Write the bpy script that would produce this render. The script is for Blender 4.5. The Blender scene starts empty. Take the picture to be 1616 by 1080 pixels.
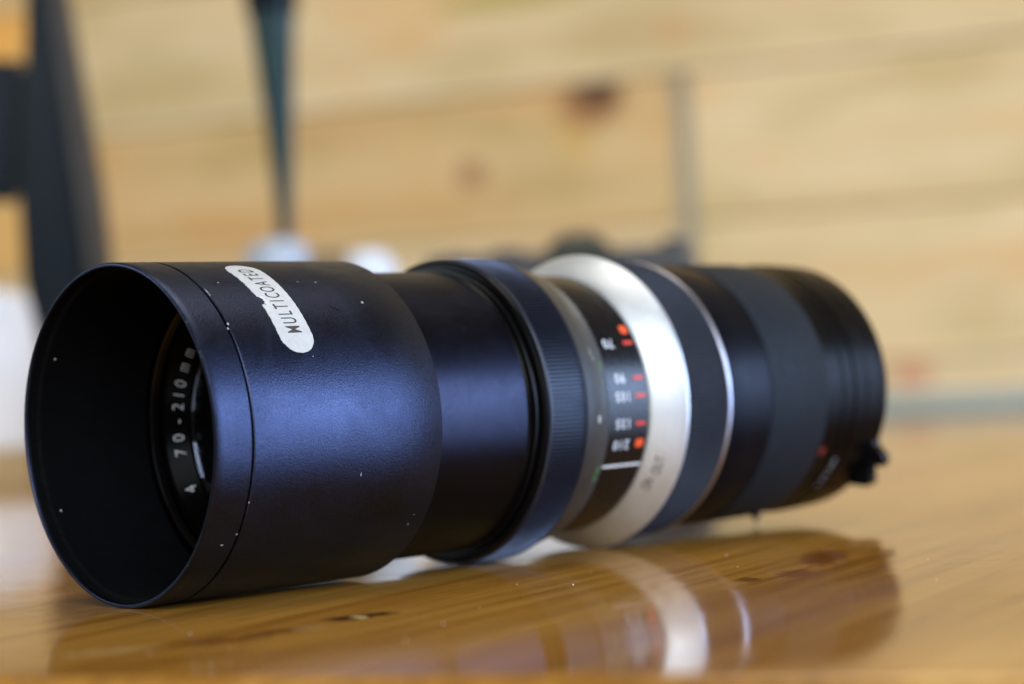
import bpy, bmesh, math, random
from math import sin, cos, pi, radians
from mathutils import Matrix, Vector
random.seed(7)
scene = bpy.context.scene
MM = 0.001

# ------------------------------------------------------------------ camera
cam_data = bpy.data.cameras.new('camera')
cam = bpy.data.objects.new('camera', cam_data)
scene.collection.objects.link(cam)
right = Vector((0.99847835, 0.00125039, -0.05513088)).normalized()
up = Vector((0.05514506, -0.02264004, 0.99822164))
back = right.cross(up).normalized()
up = back.cross(right).normalized()
M3 = Matrix((right, up, back)).transposed()
cam.matrix_world = Matrix.Translation((0, 0, 0.0397)) @ M3.to_4x4()
cam_data.sensor_width = 36.0
cam_data.sensor_fit = 'HORIZONTAL'
cam_data.lens = 3366.0 / 1616.0 * 36.0
cam_data.clip_start = 0.01
cam_data.clip_end = 50
cam_data.dof.use_dof = True
cam_data.dof.focus_distance = 0.430
cam_data.dof.aperture_fstop = 8.2
cam_data.dof.aperture_blades = 0
scene.camera = cam

# ------------------------------------------------------------------ world, lamps, exposure
world = bpy.data.worlds.new('World')
scene.world = world
world.use_nodes = True
bg = world.node_tree.nodes['Background']
bg.inputs['Color'].default_value = (1.0, 0.76, 0.50, 1)
bg.inputs['Strength'].default_value = 0.15


def area(name, loc, target, sx, sy, power, color):
    d = bpy.data.lights.new(name, 'AREA')
    d.shape = 'RECTANGLE'
    d.size, d.size_y = sx, sy
    d.energy = power
    d.color = color
    o = bpy.data.objects.new(name, d)
    scene.collection.objects.link(o)
    o.location = loc
    o.rotation_euler = (Vector(target) - Vector(loc)).to_track_quat('-Z', 'Y').to_euler()
    return o


# the tall window to the right of the camera, the room's far windows behind it, the ceiling's warm bounce
area('window_light', (2.1, 0.10, 0.42), (0.1, 0.75, 0.06), 1.5, 0.8, 56, (0.46, 0.64, 1.0))
area('room_light', (0.2, -2.2, 1.3), (0.2, 0.9, 0.1), 2.6, 1.5, 104, (0.87, 0.94, 1.0))
area('ceiling_light', (0.4, 1.0, 2.6), (0.3, 1.6, 0.2), 1.8, 1.3, 38, (1.0, 0.93, 0.80))
area('jar_fill_light', (-1.35, 0.65, 0.5), (-0.33, 1.22, 0.07), 0.6, 0.5, 6.5, (0.70, 0.85, 1.0))  # added cool fill with no real source, aimed to brighten the jar

scene.view_settings.view_transform = 'Standard'
scene.view_settings.look = 'None'
scene.view_settings.exposure = 0.0
scene.view_settings.gamma = 1.0
scene.cycles.use_denoising = True
scene.cycles.max_bounces = 8
scene.cycles.sample_clamp_indirect = 6.0


# ------------------------------------------------------------------ material helpers
class NT:
    def __init__(self, name):
        self.m = bpy.data.materials.new(name)
        self.m.use_nodes = True
        self.t = self.m.node_tree
        self.b = self.t.nodes['Principled BSDF']

    def n(self, kind, **kw):
        nd = self.t.nodes.new(kind)
        for k, v in kw.items():
            if k.startswith('_'):
                setattr(nd, k[1:], v)
            else:
                nd.inputs[k.replace('__', ' ')].default_value = v
        return nd

    def l(self, a, b):
        self.t.links.new(a, b)

    def coords(self, scale=(1, 1, 1), rot=(0, 0, 0), loc=(0, 0, 0)):
        tc = self.n('ShaderNodeTexCoord')
        mp = self.n('ShaderNodeMapping')
        mp.inputs['Scale'].default_value = scale
        mp.inputs['Rotation'].default_value = rot
        mp.inputs['Location'].default_value = loc
        self.l(tc.outputs['Object'], mp.inputs['Vector'])
        return mp.outputs['Vector']

    def noise(self, vec, scale, detail=4, rough=0.55, dist=0.0):
        nd = self.n('ShaderNodeTexNoise')
        nd.inputs['Scale'].default_value = scale
        nd.inputs['Detail'].default_value = detail
        nd.inputs['Roughness'].default_value = rough
        nd.inputs['Distortion'].default_value = dist
        self.l(vec, nd.inputs['Vector'])
        return nd.outputs['Fac']

    def ramp(self, fac, stops):
        r = self.n('ShaderNodeValToRGB')
        e = r.color_ramp.elements
        while len(e) < len(stops):
            e.new(0.5)
        for el, (p, c) in zip(e, stops):
            el.position = p
            el.color = (*c, 1) if len(c) == 3 else c
        self.l(fac, r.inputs['Fac'])
        return r.outputs['Color']

    def mix(self, fac, a, b, mode='MIX'):
        mx = self.n('ShaderNodeMix', _data_type='RGBA', _blend_type=mode)
        for s, v in ((mx.inputs[0], fac), (mx.inputs[6], a), (mx.inputs[7], b)):
            if isinstance(v, bpy.types.NodeSocket):
                self.l(v, s)
            elif isinstance(v, (int, float)):
                s.default_value = v
            else:
                s.default_value = (*v, 1)
        return mx.outputs[2]

    def math(self, op, a, b=0.0, clamp=False):
        nd = self.n('ShaderNodeMath', _operation=op, _use_clamp=clamp)
        for s, v in ((nd.inputs[0], a), (nd.inputs[1], b)):
            if isinstance(v, bpy.types.NodeSocket):
                self.l(v, s)
            else:
                s.default_value = v
        return nd.outputs[0]

    def bump(self, h, strength, dist):
        bp = self.n('ShaderNodeBump')
        bp.inputs['Strength'].default_value = strength
        bp.inputs['Distance'].default_value = dist
        self.l(h, bp.inputs['Height'])
        self.l(bp.outputs['Normal'], self.b.inputs['Normal'])
        return bp


def plain(name, col, rough=0.5, metal=0.0, spec=0.5, var=0.12, vscale=300, bump=0.0, bscale=2000, bdist=0.00005, coat=0.0):
    k = NT(name)
    v = k.coords()
    f = k.noise(v, vscale, 5)
    lo = tuple(c * (1 - var) for c in col)
    hi = tuple(min(1, c * (1 + var)) for c in col)
    k.l(k.ramp(f, [(0.3, lo), (0.7, hi)]), k.b.inputs['Base Color'])
    rr = k.ramp(k.noise(v, vscale * 2.3, 3), [(0.3, (rough * 0.88,) * 3), (0.7, (min(1, rough * 1.12),) * 3)])
    k.l(rr, k.b.inputs['Roughness'])
    k.b.inputs['Metallic'].default_value = metal
    k.b.inputs['Specular IOR Level'].default_value = spec
    k.b.inputs['Coat Weight'].default_value = coat
    if bump:
        k.bump(k.noise(v, bscale, 2), bump, bdist)
    return k.m


def anodised(name, col, rough, tint=(0.75, 0.82, 1.0), grain=3600, spec=0.6, gb=0.35, metal=0.0):
    """fine grained matt black anodised aluminium"""
    k = NT(name)
    v = k.coords()
    g = k.noise(v, grain, 2, 0.6)
    k.l(k.ramp(g, [(0.30, tuple(c * 0.75 for c in col)), (0.72, tuple(c * 1.3 for c in col))]), k.b.inputs['Base Color'])
    k.b.inputs['Metallic'].default_value = metal
    r1 = k.noise(v, 45, 4)
    r2 = k.noise(k.coords(scale=(1.0, 2.2, 0.7)), 85, 6, 0.7, 1.5)
    rr_ = k.math('ADD', k.math('MULTIPLY', r1, 0.45), k.math('MULTIPLY', r2, 0.55))
    k.l(k.ramp(rr_, [(0.38, (rough * 0.86,) * 3), (0.62, (rough * 1.18,) * 3)]), k.b.inputs['Roughness'])
    k.b.inputs['Specular IOR Level'].default_value = spec
    k.b.inputs['Specular Tint'].default_value = (*tint, 1)
    k.bump(g, gb, 0.00006)
    return k.m


M_hood = anodised('hood_black', (0.029, 0.034, 0.060), 0.36, metal=1.0, spec=0.25, gb=0.85, grain=3000)
M_tube = anodised('tube_black', (0.018, 0.019, 0.030), 0.34, metal=1.0, spec=0.2, grain=5200, gb=0.15)
M_rear = anodised('rear_black', (0.003, 0.0033, 0.0055), 0.36, spec=0.11, grain=5200, gb=0.1)
M_flock = plain('hood_inside_black', (0.0018, 0.002, 0.0028), 0.8, spec=0.07, var=0.2)
M_gloss = plain('gloss_black', (0.004, 0.004, 0.005), 0.20, spec=0.45)
M_mount = plain('mount_black', (0.002, 0.002, 0.0025), 0.30, spec=0.09)
M_knurl = anodised('knurl_black', (0.006, 0.008, 0.015), 0.38, spec=0.5, grain=2500, gb=0.2)
M_grey = plain('grey_satin_metal', (0.070, 0.080, 0.090), 0.36, metal=0.75, var=0.08, vscale=500)
M_scale = plain('scale_black', (0.004, 0.004, 0.005), 0.27, spec=0.33)
M_ringblack = plain('name_ring_black', (0.0008, 0.0008, 0.001), 0.24, spec=0.03)
def turned_metal(name, col, rough, metal):
    k = NT(name)
    v = k.coords()
    f = k.noise(k.coords(scale=(60, 1, 1)), 90, 3, 0.6)
    d = k.noise(v, 160, 5, 0.6)
    base = k.ramp(f, [(0.3, tuple(c * 0.90 for c in col)), (0.7, tuple(min(1, c * 1.06) for c in col))])
    k.l(k.mix(k.ramp(d, [(0.62, (0, 0, 0)), (0.78, (0.45, 0.45, 0.45))]), base, (0.36, 0.33, 0.29)), k.b.inputs['Base Color'])
    k.l(k.ramp(k.noise(v, 260, 4), [(0.3, (rough * 0.9,) * 3), (0.7, (rough * 1.15,) * 3)]), k.b.inputs['Roughness'])
    k.b.inputs['Metallic'].default_value = metal
    k.bump(f, 0.35, 0.00003)
    return k.m


M_silver = turned_metal('silver_satin', (0.66, 0.70, 0.74), 0.46, 0.72)
M_thread = plain('thread_black_metal', (0.04, 0.042, 0.055), 0.16, metal=1.0)
M_chrome = plain('bright_edge_metal', (0.46, 0.46, 0.54), 0.36, metal=1.0, var=0.04)
M_rubber = plain('rubber_dark', (0.007, 0.010, 0.018), 0.58, spec=0.28, var=0.1)
M_leather = plain('grey_blue_leatherette', (0.0075, 0.0115, 0.017), 0.62, spec=0.2, var=0.15, bump=0.4, bscale=2600, bdist=0.0001)
M_white = plain('paint_white', (0.72, 0.73, 0.72), 0.5, var=0.05)
M_wornwhite = plain('sticker_white', (0.47, 0.47, 0.46), 0.42, var=0.07, vscale=700, spec=0.45)
M_ink = plain('sticker_ink', (0.035, 0.032, 0.034), 0.6, var=0.4, vscale=1800)
M_red = plain('paint_red', (0.62, 0.04, 0.02), 0.5, var=0.08)
M_orange = plain('paint_orange', (0.80, 0.085, 0.012), 0.5, var=0.08)
M_dullred = plain('paint_dull_red', (0.22, 0.02, 0.015), 0.5)
M_green = plain('paint_green', (0.07, 0.30, 0.06), 0.5)
M_numwhite = plain('engraving_white', (0.62, 0.66, 0.70), 0.5, var=0.06)
M_engraved = plain('engraving_brown', (0.10, 0.085, 0.065), 0.6)
M_letter = plain('name_ring_paint', (0.42, 0.46, 0.50), 0.5)
M_dim = plain('engraving_dim', (0.30, 0.30, 0.31), 0.5)
M_chip = plain('bare_chip', (0.50, 0.49, 0.50), 0.4, metal=0.2)
M_mark = plain('scratch_black', (0.002, 0.002, 0.002), 0.7, spec=0.1)
M_cavity = plain('cavity_black', (0.003, 0.003, 0.003), 0.6, spec=0.15)


def glass_mat():
    k = NT('coated_front_glass')
    k.b.inputs['Base Color'].default_value = (0.85, 0.88, 0.95, 1)
    k.b.inputs['Roughness'].default_value = 0.02
    k.b.inputs['Transmission Weight'].default_value = 1.0
    k.b.inputs['IOR'].default_value = 1.6
    k.b.inputs['Specular Tint'].default_value = (0.55, 0.65, 1.0, 1)
    return k.m


M_glass = glass_mat()

# ------------------------------------------------------------------ mesh helpers
COL = scene.collection


def link(name, me, mat, parent=None, loc=None):
    o = bpy.data.objects.new(name, me)
    COL.objects.link(o)
    if mat:
        me.materials.append(mat)
    if parent:
        o.parent = parent
    if loc is not None:
        o.location = loc
    return o


def bm_obj(name, bm, mat, parent=None, smooth=32, loc=None, normals=True):
    if normals:
        bmesh.ops.recalc_face_normals(bm, faces=bm.faces)
    me = bpy.data.meshes.new(name)
    bm.to_mesh(me)
    bm.free()
    if smooth:
        for p in me.polygons:
            p.use_smooth = True
        me.set_sharp_from_angle(angle=radians(smooth))
    return link(name, me, mat, parent, loc)


def thing(name, label, cat, loc=(0, 0, 0), rot=(0, 0, 0), group=None):
    o = bpy.data.objects.new(name, None)
    o.empty_display_size = 0.02
    COL.objects.link(o)
    o.location = loc
    o.rotation_euler = rot
    o['label'] = label
    o['category'] = cat
    if group:
        o['group'] = group
    return o


AX = 35.0      # height of the lens axis over its base, mm


def cyl(s, phi, r):
    """lens coordinates: s along the axis (front to rear), phi from the camera's side upward, r radius, all mm/deg"""
    a = radians(phi)
    return Vector((s * MM, -r * cos(a) * MM, (AX + r * sin(a)) * MM))


def lathe(name, prof, mat, parent, n=256, smooth=32, closed=False, fn=None):
    bm = bmesh.new()
    rows = []
    for s, r in prof:
        row = []
        for i in range(n):
            ph = 360.0 * i / n
            rr = r + (fn(s, r, i) if fn else 0)
            row.append(bm.verts.new(cyl(s, ph, rr)))
        rows.append(row)
    pairs = list(zip(rows[:-1], rows[1:]))
    if closed:
        pairs.append((rows[-1], rows[0]))
    for a, b in pairs:
        for i in range(n):
            j = (i + 1) % n
            bm.faces.new((a[i], a[j], b[j], b[i]))
    return bm_obj(name, bm, mat, parent, smooth)


def glyph_mesh(ch, extrude=0.0):
    cu = bpy.data.curves.new('glyph', 'FONT')
    cu.body = ch
    cu.size = 1.0
    cu.align_x = 'CENTER'
    cu.offset = GLYPH_OFF
    cu.resolution_u = 4
    o = bpy.data.objects.new('glyph', cu)
    COL.objects.link(o)
    bpy.context.view_layer.update()
    me = bpy.data.meshes.new_from_object(o.evaluated_get(bpy.context.evaluated_depsgraph_get()))
    vs = [v.co.copy() for v in me.vertices]
    fs = [tuple(p.vertices) for p in me.polygons]
    bpy.data.objects.remove(o)
    bpy.data.curves.remove(cu)
    bpy.data.meshes.remove(me)
    return vs, fs


GLYPH_OFF = 0.0
_G = {}


def glyph(ch):
    key = (ch, GLYPH_OFF)
    if key not in _G:
        _G[key] = glyph_mesh(ch)
    return _G[key]


def lettering(name, text, mat, parent, place, pitch, size, xs=1.0, widths=None, centre=True):
    """place(u, v) maps text-space mm (u along the line, v up, glyph centre at v=0) to a point"""
    bm = bmesh.new()
    us = []
    u = 0
    for c in text:
        w = pitch if widths is None else widths.get(c, pitch)
        us.append(u + w / 2)
        u += w
    off = u / 2 if centre else 0
    for c, uc in zip(text, us):
        if c == ' ':
            continue
        vs, fs = glyph(c)
        h = 0.69
        bv = [bm.verts.new(place(uc - off + p.x * size * xs, (p.y - h / 2) * size)) for p in vs]
        for f in fs:
            try:
                bm.faces.new([bv[i] for i in f])
            except ValueError:
                pass
    return bm_obj(name, bm, mat, parent, smooth=0, normals=False)


# ================================================================== the lens
dvec = Vector((0.7233866, 0.6904428, 0.0))
yaw = math.atan2(dvec.y, dvec.x)
tilt = 1.0 / 133.8
lens = thing('zoom_lens', 'long black zoom lens with a silver ring lying on its side on the glossy wood', 'lens',
             (-0.0807403, 0.4318985, 0.00002), (0, -tilt, yaw))

# --- hood: front rim ring, groove, hood barrel
lathe('hood_rim', [(0.4, 34.0), (-0.35, 34.05), (-0.56, 34.2), (-0.6, 34.35), (-0.6, 34.55), (-0.42, 34.85), (-0.1, 35.0), (1.3, 35.0), (7.75, 35.0), (7.98, 34.85), (8.0, 34.3)],
      M_hood, lens, 384)
hood = lathe('hood_barrel', [(8.0, 34.3), (8.42, 34.3), (8.44, 34.86), (8.65, 35.0), (20, 35.0), (40, 35.0), (56.95, 35.0), (57.2, 34.85), (57.25, 31.9)],
             M_hood, lens, 384)
lathe('hood_lining', [(0.4, 34.0), (2.0, 33.9), (2.7, 33.42)] +
      [(2.7 + 0.45 * k, 33.42 if k % 2 else 33.38) for k in range(1, 58)] + [(29.4, 33.4), (29.5, 33.2)], M_flock, lens, 256, smooth=20)
# --- front assembly inside the hood
lathe('thread_ring', [(29.4, 33.6), (29.4, 31.4)] + [(29.5 + 0.22 * k, 31.1 if k % 2 else 31.45) for k in range(9)] +
      [(31.5, 29.6), (31.6, 29.4), (31.6, 27.9)], M_thread, lens, 256, smooth=20)
ring = lathe('name_ring', [(31.0, 28.1), (31.25, 27.85), (34.55, 24.55), (34.7, 24.4), (35.4, 24.3), (36.5, 24.3)], M_ringblack, lens, 256)


def on_name_ring(u, v):
    # u mm along the arc (clockwise seen from the front = upward on the far left side), v outward
    r0, s0 = 26.05, 33.0
    phi = 180.0 - math.degrees(u / r0)
    return cyl(s0 - 0.08 - v * 0.7071, phi, r0 - 0.08 + v * 0.7071)


def ring_char(ch, phi_deg, size=4.1):
    if phi_deg < 0:
        phi_deg += 360
    u0 = radians(180 - phi_deg) * 26.05
    return u0


bmU = [('4', -149.0), ('7', -168.2), ('0', -175.6), ('-', 176.3), ('2', 169.2), ('1', 163.3), ('0', 157.4), ('m', 148.6), ('m', 140.2), ('f', 128.0)]
GLYPH_OFF = -0.006
for ch, ph in bmU:
    u0 = ring_char(ch, ph)
    sz = 3.6 if ch != 'm' else 3.9
    o = lettering('letter', ch, M_letter, ring, lambda u, v, u0=u0, ch=ch: on_name_ring(u + u0, v + (0.25 if ch == 'm' else 0)), 2.4, sz, 0.98 if ch != 'm' else 0.72)
GLYPH_OFF = 0.0
# front element: a domed glass with dark barrel walls behind it
prof = [(36.6, 0.05), (36.6, 24.1)] + [(35.3 - 1.3 * (1 - (r / 24.1) ** 2), r) for r in [24.1 * k / 16 for k in range(16, 0, -1)]] + [(34.0, 0.05)]
gl = lathe('front_glass', prof, M_glass, lens, 128)
gl.data.materials.clear()
gl.data.materials.append(M_glass)
lathe('inner_barrel', [(36.5, 24.3), (42, 23.0), (42.2, 20), (50, 19.4), (50.2, 14), (62, 12), (62, 0.1)], M_cavity, lens, 96)

# --- zoom tube
lathe('zoom_tube', [(57.1, 31.9), (57.1, 32.25), (84.6, 32.3), (84.9, 32.1), (85.0, 31.8)], M_tube, lens, 384)
lathe('tube_flange', [(85.0, 31.8), (85.2, 32.0), (85.9, 32.3), (86.0, 33.1), (86.3, 33.3), (86.9, 33.3), (87.05, 32.6), (87.6, 32.6),
                      (87.7, 34.0), (88.1, 34.6), (88.6, 34.75), (88.7, 34.3)], M_mount, lens, 256, smooth=24)

# --- knurled focus ring
NK = 240


def knurl(s, r, i):
    if s < 89.5 or s > 100.0:
        return 0
    return 0.0 if (i % 4) in (0, 1) else -0.8


lathe('focus_ring_knurled', [(88.6, 34.0), (88.75, 34.9), (89.1, 35.25), (89.45, 35.3), (89.75, 35.3), (94, 35.35), (99.7, 35.45),
                             (100.2, 35.45), (100.7, 35.3), (100.9, 35.0), (100.95, 34.2)], M_knurl, lens, NK * 4, smooth=28, fn=knurl)

# --- grey distance ring (cone) with small marks
dist = lathe('distance_ring', [(100.8, 34.0), (101.0, 34.5), (101.3, 34.65), (104, 34.25), (110.0, 32.75), (110.3, 32.5), (110.35, 31.0)], M_grey, lens, 256)


def on_dist(s, phi, lift=0.05):
    r = 34.9 - (s - 100.2) * (34.9 - 32.75) / 9.8
    if s < 104:
        r = 34.9 - (s - 100.2) * 0.65 / 3.8
    else:
        r = 34.25 - (s - 104) * 1.5 / 6.0
    return cyl(s, phi, r + lift)


def small_text(parent, text, s0, phi0, mat, size, surf, r, mode, xs=0.9, pitch=None, name='marking'):
    pitch = pitch or size * 0.62
    if mode == 'rot180':      # reads toward the front, tops down
        f = lambda u, v: surf(s0 - u, phi0 - math.degrees(v / r))
    elif mode == 'up':        # reads upward, tops toward the front
        f = lambda u, v: surf(s0 - v, phi0 + math.degrees(u / r))
    else:                      # reads downward, tops toward the rear
        f = lambda u, v: surf(s0 + v, phi0 - math.degrees(u / r))
    return lettering(name, text, mat, parent, f, pitch, size, xs)


GLYPH_OFF = 0.015
small_text(dist, '8', 105.6, -6.2, M_white, 2.3, on_dist, 34, 'rot180')
small_text(dist, '7', 105.6, 20.4, M_dim, 2.2, on_dist, 34, 'rot180')
small_text(dist, 'm', 106.2, 17.2, M_dim, 1.6, on_dist, 34, 'rot180')
small_text(dist, '5', 108.2, 14.3, M_green, 2.4, on_dist, 34, 'rot180')
small_text(dist, '0', 108.2, -27.3, M_green, 2.4, on_dist, 34, 'rot180')
small_text(dist, '6', 107.9, -31.2, M_green, 2.4, on_dist, 34, 'rot180')

# --- black focal length scale
scale = lathe('scale_tube', [(110.2, 30.95), (110.6, 31.0), (120.5, 31.0), (124.95, 31.0), (125.1, 30.9), (125.15, 29.0), (126.6, 29.0), (126.6, 28.5)], M_scale, lens, 256)
on_scale = lambda s, phi, lift=0.05: cyl(s, phi, 31.0 + lift)
GLYPH_OFF = 0.022
for t, s0, ph in (('70', 115.7, 25.4), ('90', 116.2, 9.6), ('105', 116.6, 1.7), ('135', 116.6, -9.8), ('210', 116.6, -19.0)):
    small_text(scale, t, s0, ph, M_numwhite, 3.1, on_scale, 31, 'rot180', xs=0.92, pitch=1.85, name='focal_length_number')
GLYPH_OFF = 0.0


def patch(name, s0, s1, p0, p1, mat, parent, r=31.07, rnd=True, nseg=10):
    """a thin painted lozenge on the cylinder"""
    bm = bmesh.new()
    cs, cp = (s0 + s1) / 2, (p0 + p1) / 2
    hs, hp = (s1 - s0) / 2, (p1 - p0) / 2
    ex = 0.55 if rnd else 0.25
    ring_ = []
    for k in range(28):
        a = 2 * pi * k / 28
        x = abs(cos(a)) ** ex * (1 if cos(a) > 0 else -1)
        y = abs(sin(a)) ** ex * (1 if sin(a) > 0 else -1)
        ring_.append(bm.verts.new(cyl(cs + hs * x, cp + hp * y, r)))
    c = bm.verts.new(cyl(cs, cp, r + 0.02))
    for k in range(28):
        bm.faces.new((c, ring_[k], ring_[(k + 1) % 28]))
    return bm_obj(name, bm, mat, parent, 30)


patch('index_dot', 121.6, 124.0, 30.0, 34.2, M_orange, scale)
for ph in (25.6, 9.6, 1.9, -10.0):
    patch('index_dash', 120.7, 123.9, ph - 0.85, ph + 0.85, M_red, scale, rnd=False)
patch('index_dot', 121.3, 124.0, -20.6, -16.8, M_orange, scale)
patch('index_line', 110.6, 124.9, -29.2, -28.0, M_white, scale, rnd=False)

# --- silver cone ring
silver = lathe('silver_ring', [(126.2, 29.3), (125.95, 30.1), (126.15, 30.6), (127.5, 31.9), (129.5, 33.5), (131.5, 34.85), (133.0, 35.75), (133.55, 35.97), (133.8, 35.9), (133.9, 34.5)],
               M_silver, lens, 256, smooth=40)


def on_silver(s, phi, lift=0.08):
    P_ = [(126.15, 30.6), (127.5, 31.9), (129.5, 33.5), (131.5, 34.85), (133.0, 35.75)]
    for (a, ra), (b, rb) in zip(P_, P_[1:]):
        if s <= b or b == 133.0:
            r = ra + (rb - ra) * (s - a) / (b - a)
            break
    return cyl(s, phi, r + lift)


GLYPH_OFF = 0.01
small_text(silver, 'OUT', 128.9, -28.0, M_engraved, 2.5, on_silver, 33.2, 'up', pitch=1.6, name='engraved_word')
small_text(silver, 'ON', 128.3, -37.6, M_engraved, 2.5, on_silver, 33.2, 'up', pitch=1.7, name='engraved_word')
GLYPH_OFF = 0.0

# --- rubber zoom ring with fine ribs, thin bright ring
lathe('zoom_grip', [(133.9, 34.5), (134.0, 35.55), (134.3, 35.7), (140, 35.15), (147, 34.5), (149.6, 34.2), (149.9, 33.8)], M_rubber, lens, 250 * 4, smooth=28,
      fn=lambda s, r, i: (-0.22 if (i % 4) in (2, 3) and 134.2 < s < 149.7 else 0))
lathe('bright_edge_ring', [(149.8, 33.6), (149.85, 34.2), (150.1, 34.38), (150.7, 34.38), (150.95, 34.2), (151.2, 33.0)], M_chrome, lens, 256)

# --- rear barrel
lathe('rear_barrel', [(151.2, 32.4), (152, 32.75), (160, 33.0), (167.3, 33.1), (167.4, 32.6)], M_rear, lens, 256)
lathe('leatherette_band', [(167.4, 32.8), (167.5, 33.3), (168, 33.4), (178, 33.35), (189, 33.25), (189.5, 33.1), (189.55, 32.4)], M_leather, lens, 256)
mount = lathe('mount_barrel', [(189.5, 32.3), (189.7, 32.7), (196.0, 32.75), (196.2, 32.5), (196.8, 32.5), (197.0, 32.85), (199.8, 32.9), (200.0, 32.7), (200.8, 32.7),
                               (201.0, 33.1), (203.6, 33.1), (203.9, 32.7), (206.2, 32.7), (206.4, 32.9), (208.4, 32.9), (208.8, 32.5), (213.5, 32.6), (215.0, 32.5), (215.6, 31.9), (215.7, 24), (212, 23.5)],
              M_mount, lens, 256, smooth=24)
patch('alignment_dot', 190.6, 192.4, -32.0, -28.4, M_dullred, mount, r=32.85)
on_mount = lambda s, phi, lift=0.05: cyl(s, phi, 32.95 + lift)
GLYPH_OFF = 0.01
small_text(mount, 'JAPAN', 198.4, -43.8, M_dim, 2.6, on_mount, 33, 'up', pitch=2.15, name='marking')
GLYPH_OFF = 0.0

# --- forked coupling lug at the rear, low on the camera's side
bm = bmesh.new()
outl = [(-56, 31.0), (-54, 32.8), (-50.5, 35.0), (-47.5, 36.9), (-44.5, 37.6), (-42.6, 37.0), (-42.8, 35.9), (-42.0, 34.6), (-39.8, 34.1), (-37.8, 34.6),
        (-37.0, 36.0), (-36.4, 37.3), (-34.6, 37.8), (-32.2, 37.4), (-30.6, 36.2), (-30.2, 34.4), (-29.0, 33.0), (-26, 31.6), (-26, 30.5), (-56, 30.0)]
for s in (213.2, 215.2):
    pass
a_ = [bm.verts.new(cyl(212.9, p, r)) for p, r in outl]
b_ = [bm.verts.new(cyl(215.4, p, r)) for p, r in outl]
bm.faces.new(a_)
bm.faces.new(list(reversed(b_)))
for i in range(len(outl)):
    j = (i + 1) % len(outl)
    bm.faces.new((a_[i], a_[j], b_[j], b_[i]))
bmesh.ops.triangulate(bm, faces=bm.faces[:])
lug = bm_obj('coupling_lug', bm, M_gloss, lens, 20)
bv = lug.modifiers.new('soft', 'BEVEL')
bv.width = 0.00018
bv.segments = 2
# --- small pin under the mount that meets the table
bm = bmesh.new()
pin = [(0.0, 31.5), (1.6, 31.6), (1.6, 33.2), (1.0, 33.9), (0.5, 34.6), (0.35, 35.4), (0.0, 35.5)]
rows = []
for rr, dep in pin:
    rows.append([bm.verts.new(Vector(((197.5 + max(rr, 0.01) * cos(2 * pi * i / 16)) * MM, max(rr, 0.01) * sin(2 * pi * i / 16) * MM, (AX - dep) * MM))) for i in range(16)])
for p_, q_ in zip(rows, rows[1:]):
    for i in range(16):
        j = (i + 1) % 16
        bm.faces.new((p_[i], p_[j], q_[j], q_[i]))
bm_obj('mount_pin', bm, M_gloss, lens, 30)

# --- sticker on the hood
bm = bmesh.new()
R_ = 35.0
pA, pB = 24.0, 72.0
sc, hw = 23.65, 4.15
rk = math.degrees(hw / R_)
rowsv = []
N = 120
for k in range(N + 1):
    ph = pA + (pB - pA) * k / N
    w = hw
    if ph < pA + rk:
        t = (pA + rk - ph) / rk
        w = hw * math.sqrt(max(0.0, 1 - t * t))
    if ph > pB - rk:
        t = (ph - pB + rk) / rk
        w = hw * math.sqrt(max(0.0, 1 - t * t))
    s0 = sc - w + 0.06 * sin(ph * 1.7) + 0.04 * sin(ph * 5.1)
    s1 = sc + w + 0.03 * sin(ph * 2.3)
    dph = (ph - 46.6) * R_ * pi / 180
    if -1.5 < dph < 1.0:
        s0 = max(s0, sc - hw + 1.15 * math.sqrt(max(0, 1 - ((dph + 0.25) / 1.25) ** 2)) * (1.0 + 0.15 * sin(dph * 9)))
    if 1.0 <= dph < 2.6:
        s0 = max(s0, sc - hw + 0.25 * (2.6 - dph) / 1.6)
    if s1 < s0 + 0.02:
        s1 = s0 + 0.02
    row = [bm.verts.new(cyl(s0, ph, R_ + 0.01))] + \
          [bm.verts.new(cyl(s0 + (s1 - s0) * q / 4, ph, R_ + 0.13)) for q in range(5)] + \
          [bm.verts.new(cyl(s1, ph, R_ + 0.01))]
    rowsv.append(row)
for p_, q_ in zip(rowsv, rowsv[1:]):
    for i in range(len(p_) - 1):
        bm.faces.new((p_[i], p_[i + 1], q_[i + 1], q_[i]))
sticker = bm_obj('sticker', bm, M_wornwhite, hood, 40)
# a curl of torn paper at the chip
bm = bmesh.new()
cu_ = []
for k in range(9):
    dph = -1.5 + 2.6 * k / 8
    q = math.sqrt(max(0, 1 - ((dph + 0.25) / 1.35) ** 2))
    ph = 46.6 + math.degrees(dph / R_)
    s0 = sc - hw + 1.2 * q
    cu_.append([bm.verts.new(cyl(s0 + 0.02, ph, R_ + 0.13)), bm.verts.new(cyl(s0 + 0.25, ph, R_ + 0.42)), bm.verts.new(cyl(s0 + 0.6, ph, R_ + 0.15))])
for p_, q_ in zip(cu_, cu_[1:]):
    for i in range(2):
        bm.faces.new((p_[i], p_[i + 1], q_[i + 1], q_[i]))
bm_obj('torn_edge', bm, M_white, sticker, 60)
on_hood = lambda s, phi, lift=0.17: cyl(s, phi, R_ + lift)
W_ = {'M': 2.45, 'U': 2.1, 'L': 1.85, 'T': 1.9, 'I': 1.45, 'C': 2.1, 'O': 2.2, 'A': 2.15, 'E': 1.95, 'D': 2.2}
GLYPH_OFF = 0.004
lettering('sticker_word', 'MULTICOATED', M_ink, sticker,
          lambda u, v: on_hood(23.75 - v, 49.2 + math.degrees(u / R_)), 2.1, 5.1, 0.50, W_)
GLYPH_OFF = 0.0

# --- nicks, dust and paint chips on the hood
bm = bmesh.new()


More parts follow.
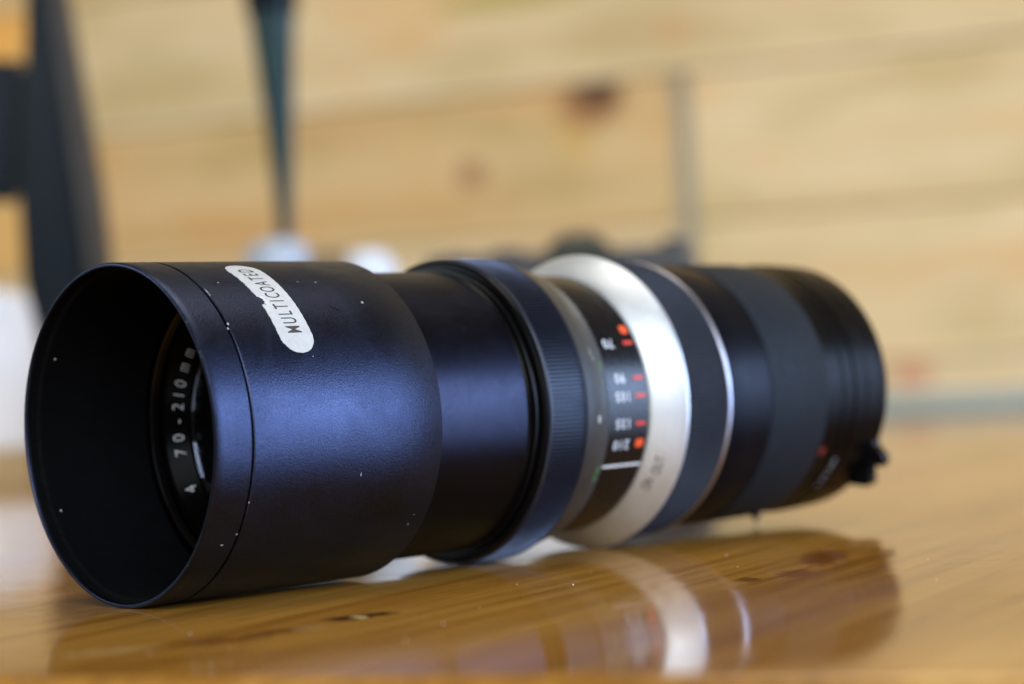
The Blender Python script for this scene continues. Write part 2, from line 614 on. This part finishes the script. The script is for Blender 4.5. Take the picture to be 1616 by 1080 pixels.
def chip(s, ph, r, a, b, rot=0.0, lift=0.03):
    vs = []
    n = 9
    for k in range(n):
        t = 2 * pi * k / n
        q = 0.85 + random.uniform(-0.35, 0.25)
        x, y = a * cos(t) * q, b * sin(t) * q
        xx, yy = x * cos(rot) - y * sin(rot), x * sin(rot) + y * cos(rot)
        vs.append(bm.verts.new(cyl(s + xx, ph + math.degrees(yy / r), r + lift)))
    bm.faces.new(vs)


for s, ph, a, b in ((45.58, 44.2, 0.42, 0.42), (38.0, 56.3, .25, .2), (8.75, 51.7, .12, 1.3), (8.72, 49.8, .1, .5), (8.6, 36.2, .25, .35),
                    (8.05, 34.3, .2, .3), (13.57, 57.2, .22, .2), (5.0, -39.6, .3, .25), (7.6, -35.7, .25, .2), (8.4, -24, .15, .3),
                    (26, 22.6, .14, .12), (35.8, -18.1, .12, .75), (33.5, 56.8, .3, .08),
                    (31, -4, .07, .07), (1.2, -60, .15, .2), (53, -40, .1, .35), (53.5, -36, .08, .2)):
    chip(s, ph, 35.0, a, b)
for k in range(6):
    chip(random.uniform(1, 56), random.uniform(-70, 75), 35.0, random.uniform(.025, .06), random.uniform(.025, .07))
for k in range(5):
    chip(random.uniform(59, 83), random.uniform(-60, 60), 32.29, .05, .05)
chips = bm_obj('paint_chips', bm, M_chip, lens, 0, normals=False)
chips['kind'] = 'stuff'
bm = bmesh.new()
for k in range(14):
    t = k / 13
    chip(36.2 + 1.8 * t, 42.8 - 2.0 * t, 35.0, 0.22, 0.14, lift=0.04 + 0.01 * (k % 2))
for k in range(6):
    chip(36.8 + 0.9 * k / 5, 44.0 - 1.2 * k / 5, 35.0, 0.08, 0.05, lift=0.05)
bm_obj('scratch', bm, M_mark, hood, 0, normals=False)
# dust motes on the lining and front rim
bm = bmesh.new()
for s, ph, r in ((-0.5, 38, 34.7), (-0.5, 26, 34.7), (-0.5, 24.6, 34.7), (-0.5, -78, 34.7), (-0.5, -48, 34.7)):
    chip(s, ph, r, 0.06, 0.16, lift=0.06)
dm = bm_obj('rim_nicks', bm, M_chip, lens, 0, normals=False)
dm['kind'] = 'stuff'
bm = bmesh.new()
for ph, s in ((150, 4.5), (208, 4.2)):
    vs = []
    for k in range(10):
        t = 2 * pi * k / 10
        vs.append(bm.verts.new(cyl(s + 0.28 * cos(t), ph + 0.5 * sin(t), 33.3)))
    c0 = bm.verts.new(cyl(s, ph, 33.1))
    for k in range(10):
        bm.faces.new((vs[k], vs[(k + 1) % 10], c0))
du = bm_obj('lining_dust', bm, M_dim, lens, 0)
du['kind'] = 'stuff'

# ================================================================== table
e_ang = math.atan2(-0.355, 0.935)
ex, ey = cos(e_ang), sin(e_ang)
Pw = Vector((0.37, 1.80, 0))
Pe = Vector((-0.0046, 0.2965, 0))
nrm = Vector((-ey, ex, 0))           # away from the camera
depth = (Pw - Pe).dot(nrm)


def w2t(p):
    q = Vector(p) - Pe
    return (q.x * ex + q.y * ey, -q.x * ey + q.y * ex)


def px2table(px, py):
    r = right * ((px - 808) / 3366) + up * (-(py - 540) / 3366) - back
    t = -0.0397 / r.z
    return w2t((r.x * t, r.y * t, 0))


def table_mat():
    k = NT('varnished_wood')
    # grain runs from the near edge toward the wall
    v = k.coords(scale=(1, 1, 1), rot=(0, 0, radians(7)))
    sep = k.n('ShaderNodeMapping')
    sep.inputs['Scale'].default_value = (26.0, 1.9, 26.0)
    k.l(v, sep.inputs['Vector'])
    g1 = k.noise(sep.outputs['Vector'], 1.0, 6, 0.6, 0.8)
    sep2 = k.n('ShaderNodeMapping')
    sep2.inputs['Scale'].default_value = (240.0, 9.0, 200.0)
    k.l(v, sep2.inputs['Vector'])
    g2 = k.noise(sep2.outputs['Vector'], 1.0, 5, 0.65, 0.4)
    col = k.ramp(g1, [(0.22, (0.17, 0.062, 0.009)), (0.44, (0.29, 0.125, 0.018)), (0.60, (0.38, 0.185, 0.032)), (0.80, (0.48, 0.265, 0.06))])
    fine = k.ramp(g2, [(0.34, (0.62, 0.54, 0.42)), (0.5, (1, 1, 1)), (0.66, (1.25, 1.28, 1.25))])
    col = k.mix(0.8, col, fine, 'MULTIPLY')
    # dark resin flecks following the grain
    sep3 = k.n('ShaderNodeMapping')
    sep3.inputs['Scale'].default_value = (70.0, 16.0, 70.0)
    k.l(v, sep3.inputs['Vector'])
    g3 = k.noise(sep3.outputs['Vector'], 1.0, 3, 0.5, 1.2)
    fl = k.ramp(g3, [(0.70, (0, 0, 0)), (0.80, (0.6, 0.6, 0.6))])
    col = k.mix(fl, col, (0.12, 0.045, 0.012))
    # resin knots and worm-eaten patches: (pixel survey, half sizes in m, turn, colour, strength)
    tc2 = k.coords()
    sx = k.n('ShaderNodeSeparateXYZ')
    k.l(tc2, sx.inputs[0])
    wob = k.math('MULTIPLY', k.math('SUBTRACT', k.noise(tc2, 420, 3, 0.6), 0.5), 2.6)
    for px, py, a, b, rot, kc, st in ((550, 976, .0055, .0045, 45, (0.05, 0.016, 0.004), 1.0), (592, 970, .0050, .0040, 45, (0.06, 0.02, 0.005), 1.0),
                                      (566, 974, .0016, .0030, 45, (0.62, 0.50, 0.26), 1.0), (440, 997, .0075, .0045, 48, (0.11, 0.035, 0.006), .85),
                                      (486, 992, .0040, .0040, 45, (0.40, 0.26, 0.11), .5), (350, 1012, .0105, .0060, 50, (0.15, 0.05, 0.008), .8),
                                      (175, 1028, .010, .006, 50, (0.50, 0.33, 0.14), .4), (250, 1045, .020, .007, 52, (0.16, 0.055, 0.008), .5),
                                      (1180, 915, .0028, .0060, 20, (0.13, 0.04, 0.006), .8), (1300, 880, .0060, .022, 10, (0.14, 0.035, 0.006), .8),
                                      (1255, 905, .0040, .010, 10, (0.18, 0.055, 0.01), .7)):
        u, w_ = px2table(px, py)
        ca, sa = cos(radians(rot)), sin(radians(rot))
        X = k.math('SUBTRACT', sx.outputs[0], u)
        Y = k.math('SUBTRACT', sx.outputs[1], w_)
        A = k.math('DIVIDE', k.math('ADD', k.math('MULTIPLY', X, ca), k.math('MULTIPLY', Y, sa)), a)
        B = k.math('DIVIDE', k.math('SUBTRACT', k.math('MULTIPLY', Y, ca), k.math('MULTIPLY', X, sa)), b)
        q2 = k.math('ADD', k.math('MULTIPLY', A, A), k.math('MULTIPLY', B, B))
        m_ = k.math('MULTIPLY', k.math('ADD', k.math('SUBTRACT', 1.0, q2), wob), 1.4, True)
        lim = k.math('MULTIPLY', k.math('SUBTRACT', 2.2, q2), 1.0, True)
        m_ = k.math('MULTIPLY', k.math('MULTIPLY', m_, lim), st)
        col = k.mix(m_, col, kc)
    k.l(col, k.b.inputs['Base Color'])
    k.l(k.ramp(k.noise(tc2, 38, 5, 0.65, 0.5), [(0.35, (0.07,) * 3), (0.70, (0.14,) * 3)]), k.b.inputs['Roughness'])
    k.b.inputs['IOR'].default_value = 1.55
    k.b.inputs['Specular IOR Level'].default_value = 0.75
    # uneven brushed varnish: long ripples along the grain and small orange peel
    w1 = k.noise(v, 60, 3, 0.5)
    w2 = k.noise(sep2.outputs['Vector'], 0.55, 3, 0.5)
    w3 = k.noise(v, 190, 3, 0.55)
    h = k.math('ADD', k.math('MULTIPLY', w1, 1.0), k.math('ADD', k.math('MULTIPLY', w2, 0.34), k.math('MULTIPLY', w3, 0.10)))
    k.bump(h, 0.5, 0.00016)
    return k.m


M_table = table_mat()
T_W = 1.5
tb = thing('table', 'glossy varnished orange-brown wooden table that everything stands on', 'table', (Pe.x, Pe.y, 0), (0, 0, e_ang))
bm = bmesh.new()
th = 0.034
rb = 0.0035
prof = [(depth + 0.01, 0.0)] + [(rb - rb * sin(a * pi / 16), -rb + rb * cos(a * pi / 16)) for a in range(0, 9)] + [(0.0, -th + 0.002), (0.002, -th), (depth + 0.01, -th)]
xs_ = [-T_W, T_W]
rr_ = [[bm.verts.new((x, y, z)) for y, z in prof] for x in xs_]
for i in range(len(prof)):
    j = (i + 1) % len(prof)
    bm.faces.new((rr_[0][i], rr_[0][j], rr_[1][j], rr_[1][i]))
bm.faces.new(rr_[0])
bm.faces.new(list(reversed(rr_[1])))
bm_obj('table_top', bm, M_table, tb, 30)
# ================================================================== wall of pine planks
def pine(name, seed, tone=1.0, warm=0.5, knots=()):
    """knots: (u, z, ru, rz, colour) in the wall's own metres"""
    k = NT(name)
    v = k.coords()
    mp = k.n('ShaderNodeMapping')
    mp.inputs['Scale'].default_value = (1.6, 1.0, 24.0)
    mp.inputs['Location'].default_value = (seed * 3.7, 0, seed * 1.3)
    k.l(v, mp.inputs['Vector'])
    g = k.noise(mp.outputs['Vector'], 1.0, 6, 0.55, 0.6)
    c = lambda r, gg, b: (r * tone, gg * tone, b * tone)
    lo = c(0.54, 0.34, 0.14) if warm > 0.5 else c(0.60, 0.445, 0.235)
    mid = c(0.62, 0.44, 0.205) if warm > 0.5 else c(0.65, 0.51, 0.29)
    hi = c(0.67, 0.51, 0.28) if warm > 0.5 else c(0.70, 0.575, 0.36)
    col = k.ramp(g, [(0.28, lo), (0.5, mid), (0.74, hi)])
    mp2 = k.n('ShaderNodeMapping')
    mp2.inputs['Scale'].default_value = (2.2, 1.0, 6.5)
    mp2.inputs['Location'].default_value = (seed * 1.9, 0, seed * 2.3)
    k.l(v, mp2.inputs['Vector'])
    g2 = k.noise(mp2.outputs['Vector'], 1.9, 4, 0.55)
    tint = k.ramp(g2, [(0.36, (1.0, 0.84, 0.66)), (0.5, (0.99, 0.97, 0.93)), (0.62, (0.84, 0.82, 0.70))])
    col = k.mix(1.0, col, tint, 'MULTIPLY')
    sx = k.n('ShaderNodeSeparateXYZ')
    k.l(v, sx.inputs[0])
    for (u, z, ru, rz, kc) in knots:
        du_ = k.math('DIVIDE', k.math('SUBTRACT', sx.outputs[0], u), ru)
        dz_ = k.math('DIVIDE', k.math('SUBTRACT', sx.outputs[2], z), rz)
        rr2 = k.math('ADD', k.math('MULTIPLY', du_, du_), k.math('MULTIPLY', dz_, dz_))
        m_ = k.math('SUBTRACT', 1.0, rr2, True)
        m_ = k.math('MULTIPLY', m_, 1.5, True)
        col = k.mix(m_, col, kc)
    k.l(col, k.b.inputs['Base Color'])
    k.b.inputs['Roughness'].default_value = 0.55
    k.b.inputs['Specular IOR Level'].default_value = 0.25
    k.bump(g, 0.2, 0.0006)
    return k.m


wall = bpy.data.objects.new('wall', None)
COL.objects.link(wall)
wall.location = (Pw.x, Pw.y, 0)
wall.rotation_euler = (0, 0, e_ang)
wall['kind'] = 'structure'
wall['label'] = 'wall of pale pine planks behind the table'


def px2wall(px, py):
    """pixel of the photograph -> (u, z) on the wall face; used once to survey the joints and knots"""
    r = right * ((px - 808) / 3366) + up * (-(py - 540) / 3366) - back
    o = Vector((0, 0, 0.0397))
    n_ = Vector((-ey, ex, 0))
    t = (Pw - o).dot(n_) / r.dot(n_)
    p = o + r * t
    return (p - Pw).dot(Vector((ex, ey, 0))), p.z


def plank(u0, u1, z0, z1, mat, y=0.0, t=0.018):
    bm = bmesh.new()
    g = 0.0010
    bmesh.ops.create_cube(bm, size=1)
    for v_ in bm.verts:
        v_.co = Vector(((u0 + g if v_.co.x < 0 else u1 - g), (y if v_.co.y < 0 else y + t), (z0 + g if v_.co.z < 0 else z1 - g)))
    bmesh.ops.bevel(bm, geom=bm.edges[:], offset=0.0009, segments=2, affect='EDGES')
    return bm_obj('plank', bm, mat, wall, 30)


uj, _ = px2wall(1078, 260)
JW = 0.014
brown = (0.11, 0.05, 0.018)
yel = (0.56, 0.37, 0.12)
red = (0.46, 0.22, 0.10)


def kk(px, py, ru, rz, c):
    u, z = px2wall(px, py)
    return (u, z, ru, rz, c)


zr = [-0.084, 0.048, 0.180, 0.312, 0.444, 0.576, 0.708, 0.84, 0.972, 1.104]
p_top = pine('pine_top_row', 1.0, 1.0, 0.2, [kk(6, 55, .045, .040, (0.80, 0.42, 0.10)), kk(1062, 45, .022, .012, (0.55, 0.34, 0.16)), kk(800, -2, .09, .012, (0.42, 0.33, 0.10))])
p_l2 = pine('pine_left_second', 2.0, 0.97, 0.8, [kk(5, 375, .05, .05, (0.70, 0.42, 0.14)), kk(905, 205, .022, .034, yel), kk(930, 160, .038, .030, (0.36, 0.18, 0.07)), kk(942, 145, .026, .019, brown), kk(743, 277, .019, .017, (0.38, 0.21, 0.09))])
p_r2 = pine('pine_right_second', 3.4, 1.05, 0.4)
p_l1 = pine('pine_left_first', 4.1, 1.0, 0.4)
p_r1 = pine('pine_right_first', 5.2, 1.06, 0.2, [kk(1438, 592, .018, .010, (0.50, 0.22, 0.12))])
p_x = pine('pine_other_rows', 6.3, 1.0, 0.4, [kk(1440, 592, .022, .014, (0.58, 0.30, 0.17))])
p_y = pine('pine_warm_rows', 8.3, 1.0, 0.8)
for i in range(len(zr) - 1):
    z0, z1 = zr[i], zr[i + 1]
    dy = 0.0008 * ((i * 7) % 3)
    if i == 0:
        plank(-2.6, 1.6, z0, z1, p_x, dy)
    elif i in (1, 2):
        plank(-2.6, uj - JW / 2, z0, z1, p_l1 if i == 1 else p_l2, dy)
        plank(uj + JW / 2, 1.6, z0, z1, p_r1 if i == 1 else p_r2, dy + 0.001)
    elif i == 3:
        plank(-2.6, 1.6, z0, z1, p_top, 0.0005)
    else:
        plank(-2.6, 0.3 - 0.5 * (i % 2), z0, z1, p_x if i % 2 else p_y, dy)
        plank(0.3 - 0.5 * (i % 2), 1.6, z0, z1, p_y if i % 2 else p_x, dy)
M_batten = plain('grey_batten', (0.30, 0.285, 0.22), 0.7, var=0.1, vscale=60)
bm = bmesh.new()
bmesh.ops.create_cube(bm, size=1)
for v_ in bm.verts:
    v_.co = Vector((uj + v_.co.x * (JW + 0.006), 0.012 + v_.co.y * 0.010, 0.18 + v_.co.z * 0.262))
bm_obj('joint_batten', bm, M_batten, wall, 0)
M_back = plain('wall_backing', (0.10, 0.08, 0.05), 0.8)
bm = bmesh.new()
bmesh.ops.create_cube(bm, size=1)
for v_ in bm.verts:
    v_.co = Vector((-0.5 + v_.co.x * 4.2, 0.034 + v_.co.y * 0.02, 0.51 + v_.co.z * 1.2))
bm_obj('wall_backing', bm, M_back, wall, 0)
# pale green trim strip where the table meets the wall
M_trim = plain('pale_green_trim', (0.36, 0.39, 0.33), 0.35, var=0.08, vscale=30)
bm = bmesh.new()
bmesh.ops.create_cube(bm, size=1)
for v_ in bm.verts:
    v_.co = Vector((-0.5 + v_.co.x * 4.2, -0.007 + v_.co.y * 0.012, 0.0105 + v_.co.z * 0.0185))
bmesh.ops.bevel(bm, geom=bm.edges[:], offset=0.003, segments=2, affect='EDGES')
bm_obj('trim_strip', bm, M_trim, wall, 30)

# dust on the varnish
bm = bmesh.new()
for px, py in [(816, 923), (904, 923), (1051, 914), (1146, 877), (1164, 895), (640, 1010), (300, 1000), (112, 930), (700, 985), (905, 924), (1240, 960)] + \
        [(random.uniform(60, 1560), random.uniform(880, 1050)) for _ in range(9)]:
    u, w = px2table(px, py)
    rr2 = random.uniform(0.00007, 0.00013)
    bmesh.ops.create_icosphere(bm, subdivisions=1, radius=rr2, matrix=Matrix.Translation((u, w, rr2 * 0.6)))
dust = bm_obj('dust_specks', bm, M_white, tb, 0)
dust['kind'] = 'stuff'


# ================================================================== things behind the lens (out of focus)
def px2pt(px, py, D):
    r = right * ((px - 808) / 3366) + up * (-(py - 540) / 3366) - back
    t = D / r.y
    return Vector((r.x * t, D, 0.0397 + r.z * t))


def turned(name, prof, mat, parent, n=48, smooth=35, loc=None):
    """prof: (r, z) in metres"""
    bm = bmesh.new()
    rows = [[bm.verts.new((max(r, 1e-5) * cos(2 * pi * i / n), max(r, 1e-5) * sin(2 * pi * i / n), z)) for i in range(n)] for r, z in prof]
    for a, b in zip(rows, rows[1:]):
        for i in range(n):
            j = (i + 1) % n
            bm.faces.new((a[i], a[j], b[j], b[i]))
    return bm_obj(name, bm, mat, parent, smooth, loc)


def box(name, size, centre, mat, parent, bev=0.002, rot=None):
    bm = bmesh.new()
    bmesh.ops.create_cube(bm, size=1)
    for v_ in bm.verts:
        v_.co = Vector((v_.co.x * size[0], v_.co.y * size[1], v_.co.z * size[2]))
    bmesh.ops.bevel(bm, geom=bm.edges[:], offset=bev, segments=3, affect='EDGES')
    o = bm_obj(name, bm, mat, parent, 35)
    o.location = centre
    if rot:
        o.rotation_euler = rot
    return o


M_china = plain('white_glaze', (0.93, 0.945, 0.96), 0.25, var=0.02, vscale=40)
M_block = plain('pine_block', (0.42, 0.28, 0.12), 0.5, var=0.15, vscale=60)
M_black = plain('black_lacquer', (0.004, 0.008, 0.012), 0.30, var=0.1, vscale=50, spec=0.10)
M_bbrown = plain('black_brown_edge', (0.022, 0.014, 0.008), 0.5, var=0.1, vscale=50)
M_teal = plain('dark_teal_paint', (0.012, 0.035, 0.036), 0.35, var=0.15, vscale=50, spec=0.2)

# white jar on a wooden block at the left edge
jx = px2pt(-22, 600, 1.24)
blk = thing('wooden_block', 'low plain wooden block under the white jar, left edge', 'block', (jx.x + 0.002, 1.24, 0.0))
box('block_body', (0.062, 0.062, 0.0205), (0, 0, 0.0103), M_block, blk, 0.0015)
jar = thing('white_jar', 'rounded white glazed jar standing on a low wooden block', 'jar', (jx.x, 1.24, 0.0207))
turned('jar_body', [(0, 0), (0.026, 0), (0.030, 0.003), (0.0325, 0.02), (0.033, 0.05), (0.0315, 0.072), (0.028, 0.080)], M_china, jar)
lid = turned('jar_lid', [(0.0285, 0.0802), (0.0285, 0.083), (0.024, 0.090), (0.014, 0.094), (0, 0.095)], M_china, jar)
turned('lid_knob', [(0, 0.094), (0.004, 0.0945), (0.005, 0.099), (0, 0.1015)], M_china, lid, 24)

# black stand: leaning post with a broad rail
D = 1.05
q = lambda px, py, d=D: px2pt(px, py, d)
stand = thing('black_stand', 'black leaning wooden stand with a broad rail, behind the hood', 'stand', (q(150, 780).x, D, 0))
so = stand.location


def loft(name, secs, mat, parent, origin, bev=0.004):
    """secs: list of (left point, right point, thickness) going upward; a bevelled bar"""
    bm = bmesh.new()
    rows = []
    for L, R, t in secs:
        L = L - origin
        R = R - origin
        rows.append([bm.verts.new(L + Vector((0, 0, 0))), bm.verts.new(R), bm.verts.new(R + Vector((0, t, 0))), bm.verts.new(L + Vector((0, t, 0)))])
    for a, b in zip(rows, rows[1:]):
        for i in range(4):
            j = (i + 1) % 4
            bm.faces.new((a[i], a[j], b[j], b[i]))
    bm.faces.new(rows[0])
    bm.faces.new(rows[-1])
    bmesh.ops.recalc_face_normals(bm, faces=bm.faces)
    ed = [e for e in bm.edges if e.is_manifold and e.calc_face_angle(0) > radians(45)]
    bmesh.ops.bevel(bm, geom=ed, offset=bev, segments=4, affect='EDGES')
    return bm_obj(name, bm, mat, parent, 40)


soV = Vector(so)
foot = [(q(100, 780), q(186, 780))]
z0L, z0R = q(112, 780), q(185, 780)
z0L.z = z0R.z = 0.0005
loft('stand_post', [(z0L, z0R, .024), (q(58, 540), q(146, 540), .024), (q(34, 440), q(132, 440), .024), (q(26, 300), q(112, 300), .024), (q(36, 100), q(86, 100), .022), (q(38, 0), q(68, 0), .02), (q(34, -180), q(52, -180), .02)],
     M_black, stand, soV)
z1L, z1R = q(180, 780), q(212, 780)
z1L.z = z1R.z = 0.0005
z1L.y = z1R.y = D + 0.010
loft('stand_post_edge', [(z1L, z1R, .02)] + [(q(a, y, D + .010), q(b, y, D + .010), .02) for a, b, y in ((142, 184, 540), (128, 172, 440), (108, 156, 300), (82, 124, 120), (64, 103, 0), (48, 70, -180))],
     M_bbrown, stand, soV)
loft('stand_rail', [(q(-260, 300, D + .004), q(30, 320, D + .004), .016), (q(-260, 96, D + .004), q(40, 92, D + .004), .016)], M_black, stand, soV)
loft('stand_foot', [(Vector((z0L.x - .008, D - .03, 0)), Vector((z1R.x + .008, D - .03, 0)), .08), (Vector((z0L.x - .004, D - .028, .006)), Vector((z1R.x + .004, D - .028, .006)), .076)], M_black, stand, soV, .0015)

# pale pot with a dark tapered post standing in it
D = 1.15
pp = q(449, 600, D)
pot = thing('pale_pot', 'slim pale blue-grey pot holding the dark tapered post', 'pot', (pp.x, D, 0))
M_pale = plain('pale_blue_glaze', (0.36, 0.42, 0.50), 0.3, var=0.04, vscale=40)
zt = q(449, 378, D).z
turned('pot_body', [(0, 0), (0.018, 0), (0.019, 0.004), (0.0185, 0.05), (0.0185, zt - 0.010), (0.0165, zt - .005), (0.012, zt-.0015), (0.008, zt), (0, zt)], M_pale, pot)
post = thing('tapered_post', 'dark teal tapered post, narrow end down, standing on the slim pale pot', 'post', (pp.x, D, zt))
bm = bmesh.new()
rows = []
for py, xl, xr in ((372, 438, 461), (355, 438, 461), (300, 432, 462), (200, 419, 463), (100, 404, 464), (22, 392, 465)):
    c = (q(xl, py, D) + q(xr, py, D)) / 2 - Vector(post.location)
    hw_ = (q(xr, py, D) - q(xl, py, D)).length / 2
    if py == 372:
        c.z = 0.0002
    rows.append([bm.verts.new(c + Vector((hw_ * cos(2 * pi * i / 24), hw_ * 0.8 * sin(2 * pi * i / 24), 0))) for i in range(24)])
for a, b in zip(rows, rows[1:]):
    for i in range(24):
        j = (i + 1) % 24
        bm.faces.new((a[i], a[j], b[j], b[i]))
bm.faces.new(rows[0])
bm.faces.new(rows[-1])
bm_obj('post_shaft', bm, M_teal, post, 40)
bm = bmesh.new()
rows = []
for py, xl, xr in ((22, 388, 469), (-20, 382, 472), (-30, 395, 460), (-200, 390, 450)):
    c = (q(xl, py, D) + q(xr, py, D)) / 2 - Vector(post.location)
    hw_ = (q(xr, py, D) - q(xl, py, D)).length / 2
    rows.append([bm.verts.new(c + Vector((hw_ * cos(2 * pi * i / 24), hw_ * 0.9 * sin(2 * pi * i / 24), 0))) for i in range(24)])
for a, b in zip(rows, rows[1:]):
    for i in range(24):
        j = (i + 1) % 24
        bm.faces.new((a[i], a[j], b[j], b[i]))
bm.faces.new(rows[0])
bm.faces.new(rows[-1])
bm_obj('post_collar', bm, M_black, post, 40)

# small white domed shaker
D = 1.10
sp = q(590, 600, D)
sh = thing('white_shaker', 'small bright white dome-topped shaker behind the end of the hood', 'shaker', (sp.x, D, 0))
zt = q(590, 394, D).z
M_shaker = plain('shaker_white', (0.62, 0.67, 0.74), 0.3, var=0.03, vscale=40)
turned('shaker_body', [(0, 0), (0.018, 0), (0.019, 0.003), (0.017, 0.04), (0.0150, zt - .018)], M_shaker, sh)
turned('shaker_top', [(0.0153, zt - .018), (0.0148, zt - .009), (0.011, zt - .003), (0.006, zt - .0008), (0, zt)], M_shaker, sh)

# small brown paper box
D = 1.06
bp = q(527, 600, D)
zt = q(527, 398, D).z
bx = thing('brown_box', 'small upright brown cardboard box between the pale pot and the white shaker', 'box', (bp.x, D, 0), (0, 0, radians(12)))
M_card = plain('brown_card', (0.20, 0.13, 0.06), 0.7, var=0.15, vscale=60)
box('box_body', (0.017, 0.014, zt - 0.004), (0, 0, (zt - 0.004) / 2 + 0.0003), M_card, bx, 0.001)
box('box_lid', (0.0178, 0.0148, 0.0065), (0, 0, zt - 0.003), M_card, bx, 0.001)

# low white carton between shaker and camera, seen only under and over the lens
D = 0.90
cp = q(868, 600, D)
ct = thing('white_carton', 'low white cardboard carton seen through the gap beside the silver ring', 'carton', (cp.x - 0.004, D, 0), (0, 0, radians(-14)))
box('carton_body', (0.036, 0.03, 0.060), (0, 0, 0.0302), M_china, ct, 0.001)
box('carton_flap', (0.0355, 0.0295, 0.0012), (0, 0, 0.0611), M_china, ct, 0.0003)
D = 0.92
cp = q(640, 600, D)
ct2 = thing('grey_tin', 'low pale grey round tin seen under the end of the hood', 'tin', (cp.x, D, 0))
M_tin = plain('tin_metal', (0.62, 0.64, 0.68), 0.35, metal=0.6, var=0.05, vscale=60)
turned('tin_body', [(0, 0), (0.026, 0), (0.0265, 0.001), (0.0265, 0.050)], M_tin, ct2)
turned('tin_lid', [(0.0272, 0.047), (0.0272, 0.057), (0.0262, 0.058), (0, 0.058)], M_tin, ct2)

# an old single-lens reflex camera, standing behind the lens
D = 0.98
cc = q(900, 600, D)
slr = thing('film_camera', 'black film camera with a pointed viewfinder hump, blurred behind the silver ring', 'camera', (cc.x, D + 0.02, 0), (0, 0, radians(-4)))
M_cam = plain('camera_black', (0.014, 0.015, 0.020), 0.45, var=0.1, vscale=60)
M_camgrip = plain('camera_leatherette', (0.02, 0.02, 0.024), 0.7, var=0.2, vscale=200)
M_olive = plain('camera_prism_dark', (0.020, 0.022, 0.014), 0.4)
box('camera_body', (0.128, 0.034, 0.066), (0, 0, 0.0335), M_camgrip, slr, 0.006)
box('top_plate', (0.132, 0.032, 0.036), (-0.003, 0, 0.0852), M_cam, slr, 0.006)
bm = bmesh.new()
rows = []
for z, hx, hy, cx_ in ((0.099, .018, .015, .008), (0.105, .0145, .013, .008), (0.1095, .010, .010, .008), (0.1115, .007, .008, .008)):
    rows.append([bm.verts.new((cx_ + a * hx, b * hy, z)) for a, b in ((-1, -1), (1, -1), (1, 1), (-1, 1))])
for a, b in zip(rows, rows[1:]):
    for i in range(4):
        bm.faces.new((a[i], a[(i + 1) % 4], b[(i + 1) % 4], b[i]))
bm.faces.new(rows[0])
bm.faces.new(rows[-1])
bmesh.ops.recalc_face_normals(bm, faces=bm.faces)
bmesh.ops.bevel(bm, geom=bm.edges[:], offset=0.0015, segments=3, affect='EDGES')
bm_obj('viewfinder_hump', bm, M_olive, slr, 40)
turned('winding_knob', [(0.0072, 0.102), (0.0072, 0.106), (0.0065, 0.1065), (0, 0.1066)], M_cam, slr, 32, loc=(0.0535, 0, 0))
turned('speed_dial', [(0.008, 0.102), (0.008, 0.1055), (0, 0.1057)], M_cam, slr, 32, loc=(-0.026, 0, 0))
turned('rewind_knob', [(0.0065, 0.102), (0.0065, 0.1045), (0, 0.1047)], M_cam, slr, 32, loc=(-0.05, 0, 0))
bm = bmesh.new()
rows = []
for y, r in ((-0.017, .029), (-0.022, .029), (-0.023, .031), (-0.036, .031), (-0.037, .028), (-0.048, .027), (-0.048, .022), (-0.043, .001)):
    rows.append([bm.verts.new((0.008 + r * cos(2 * pi * i / 40), y, 0.045 + r * sin(2 * pi * i / 40))) for i in range(40)])
for a, b in zip(rows, rows[1:]):
    for i in range(40):
        j = (i + 1) % 40
        bm.faces.new((a[i], a[j], b[j], b[i]))
bm_obj('camera_lens', bm, M_cam, slr, 30)
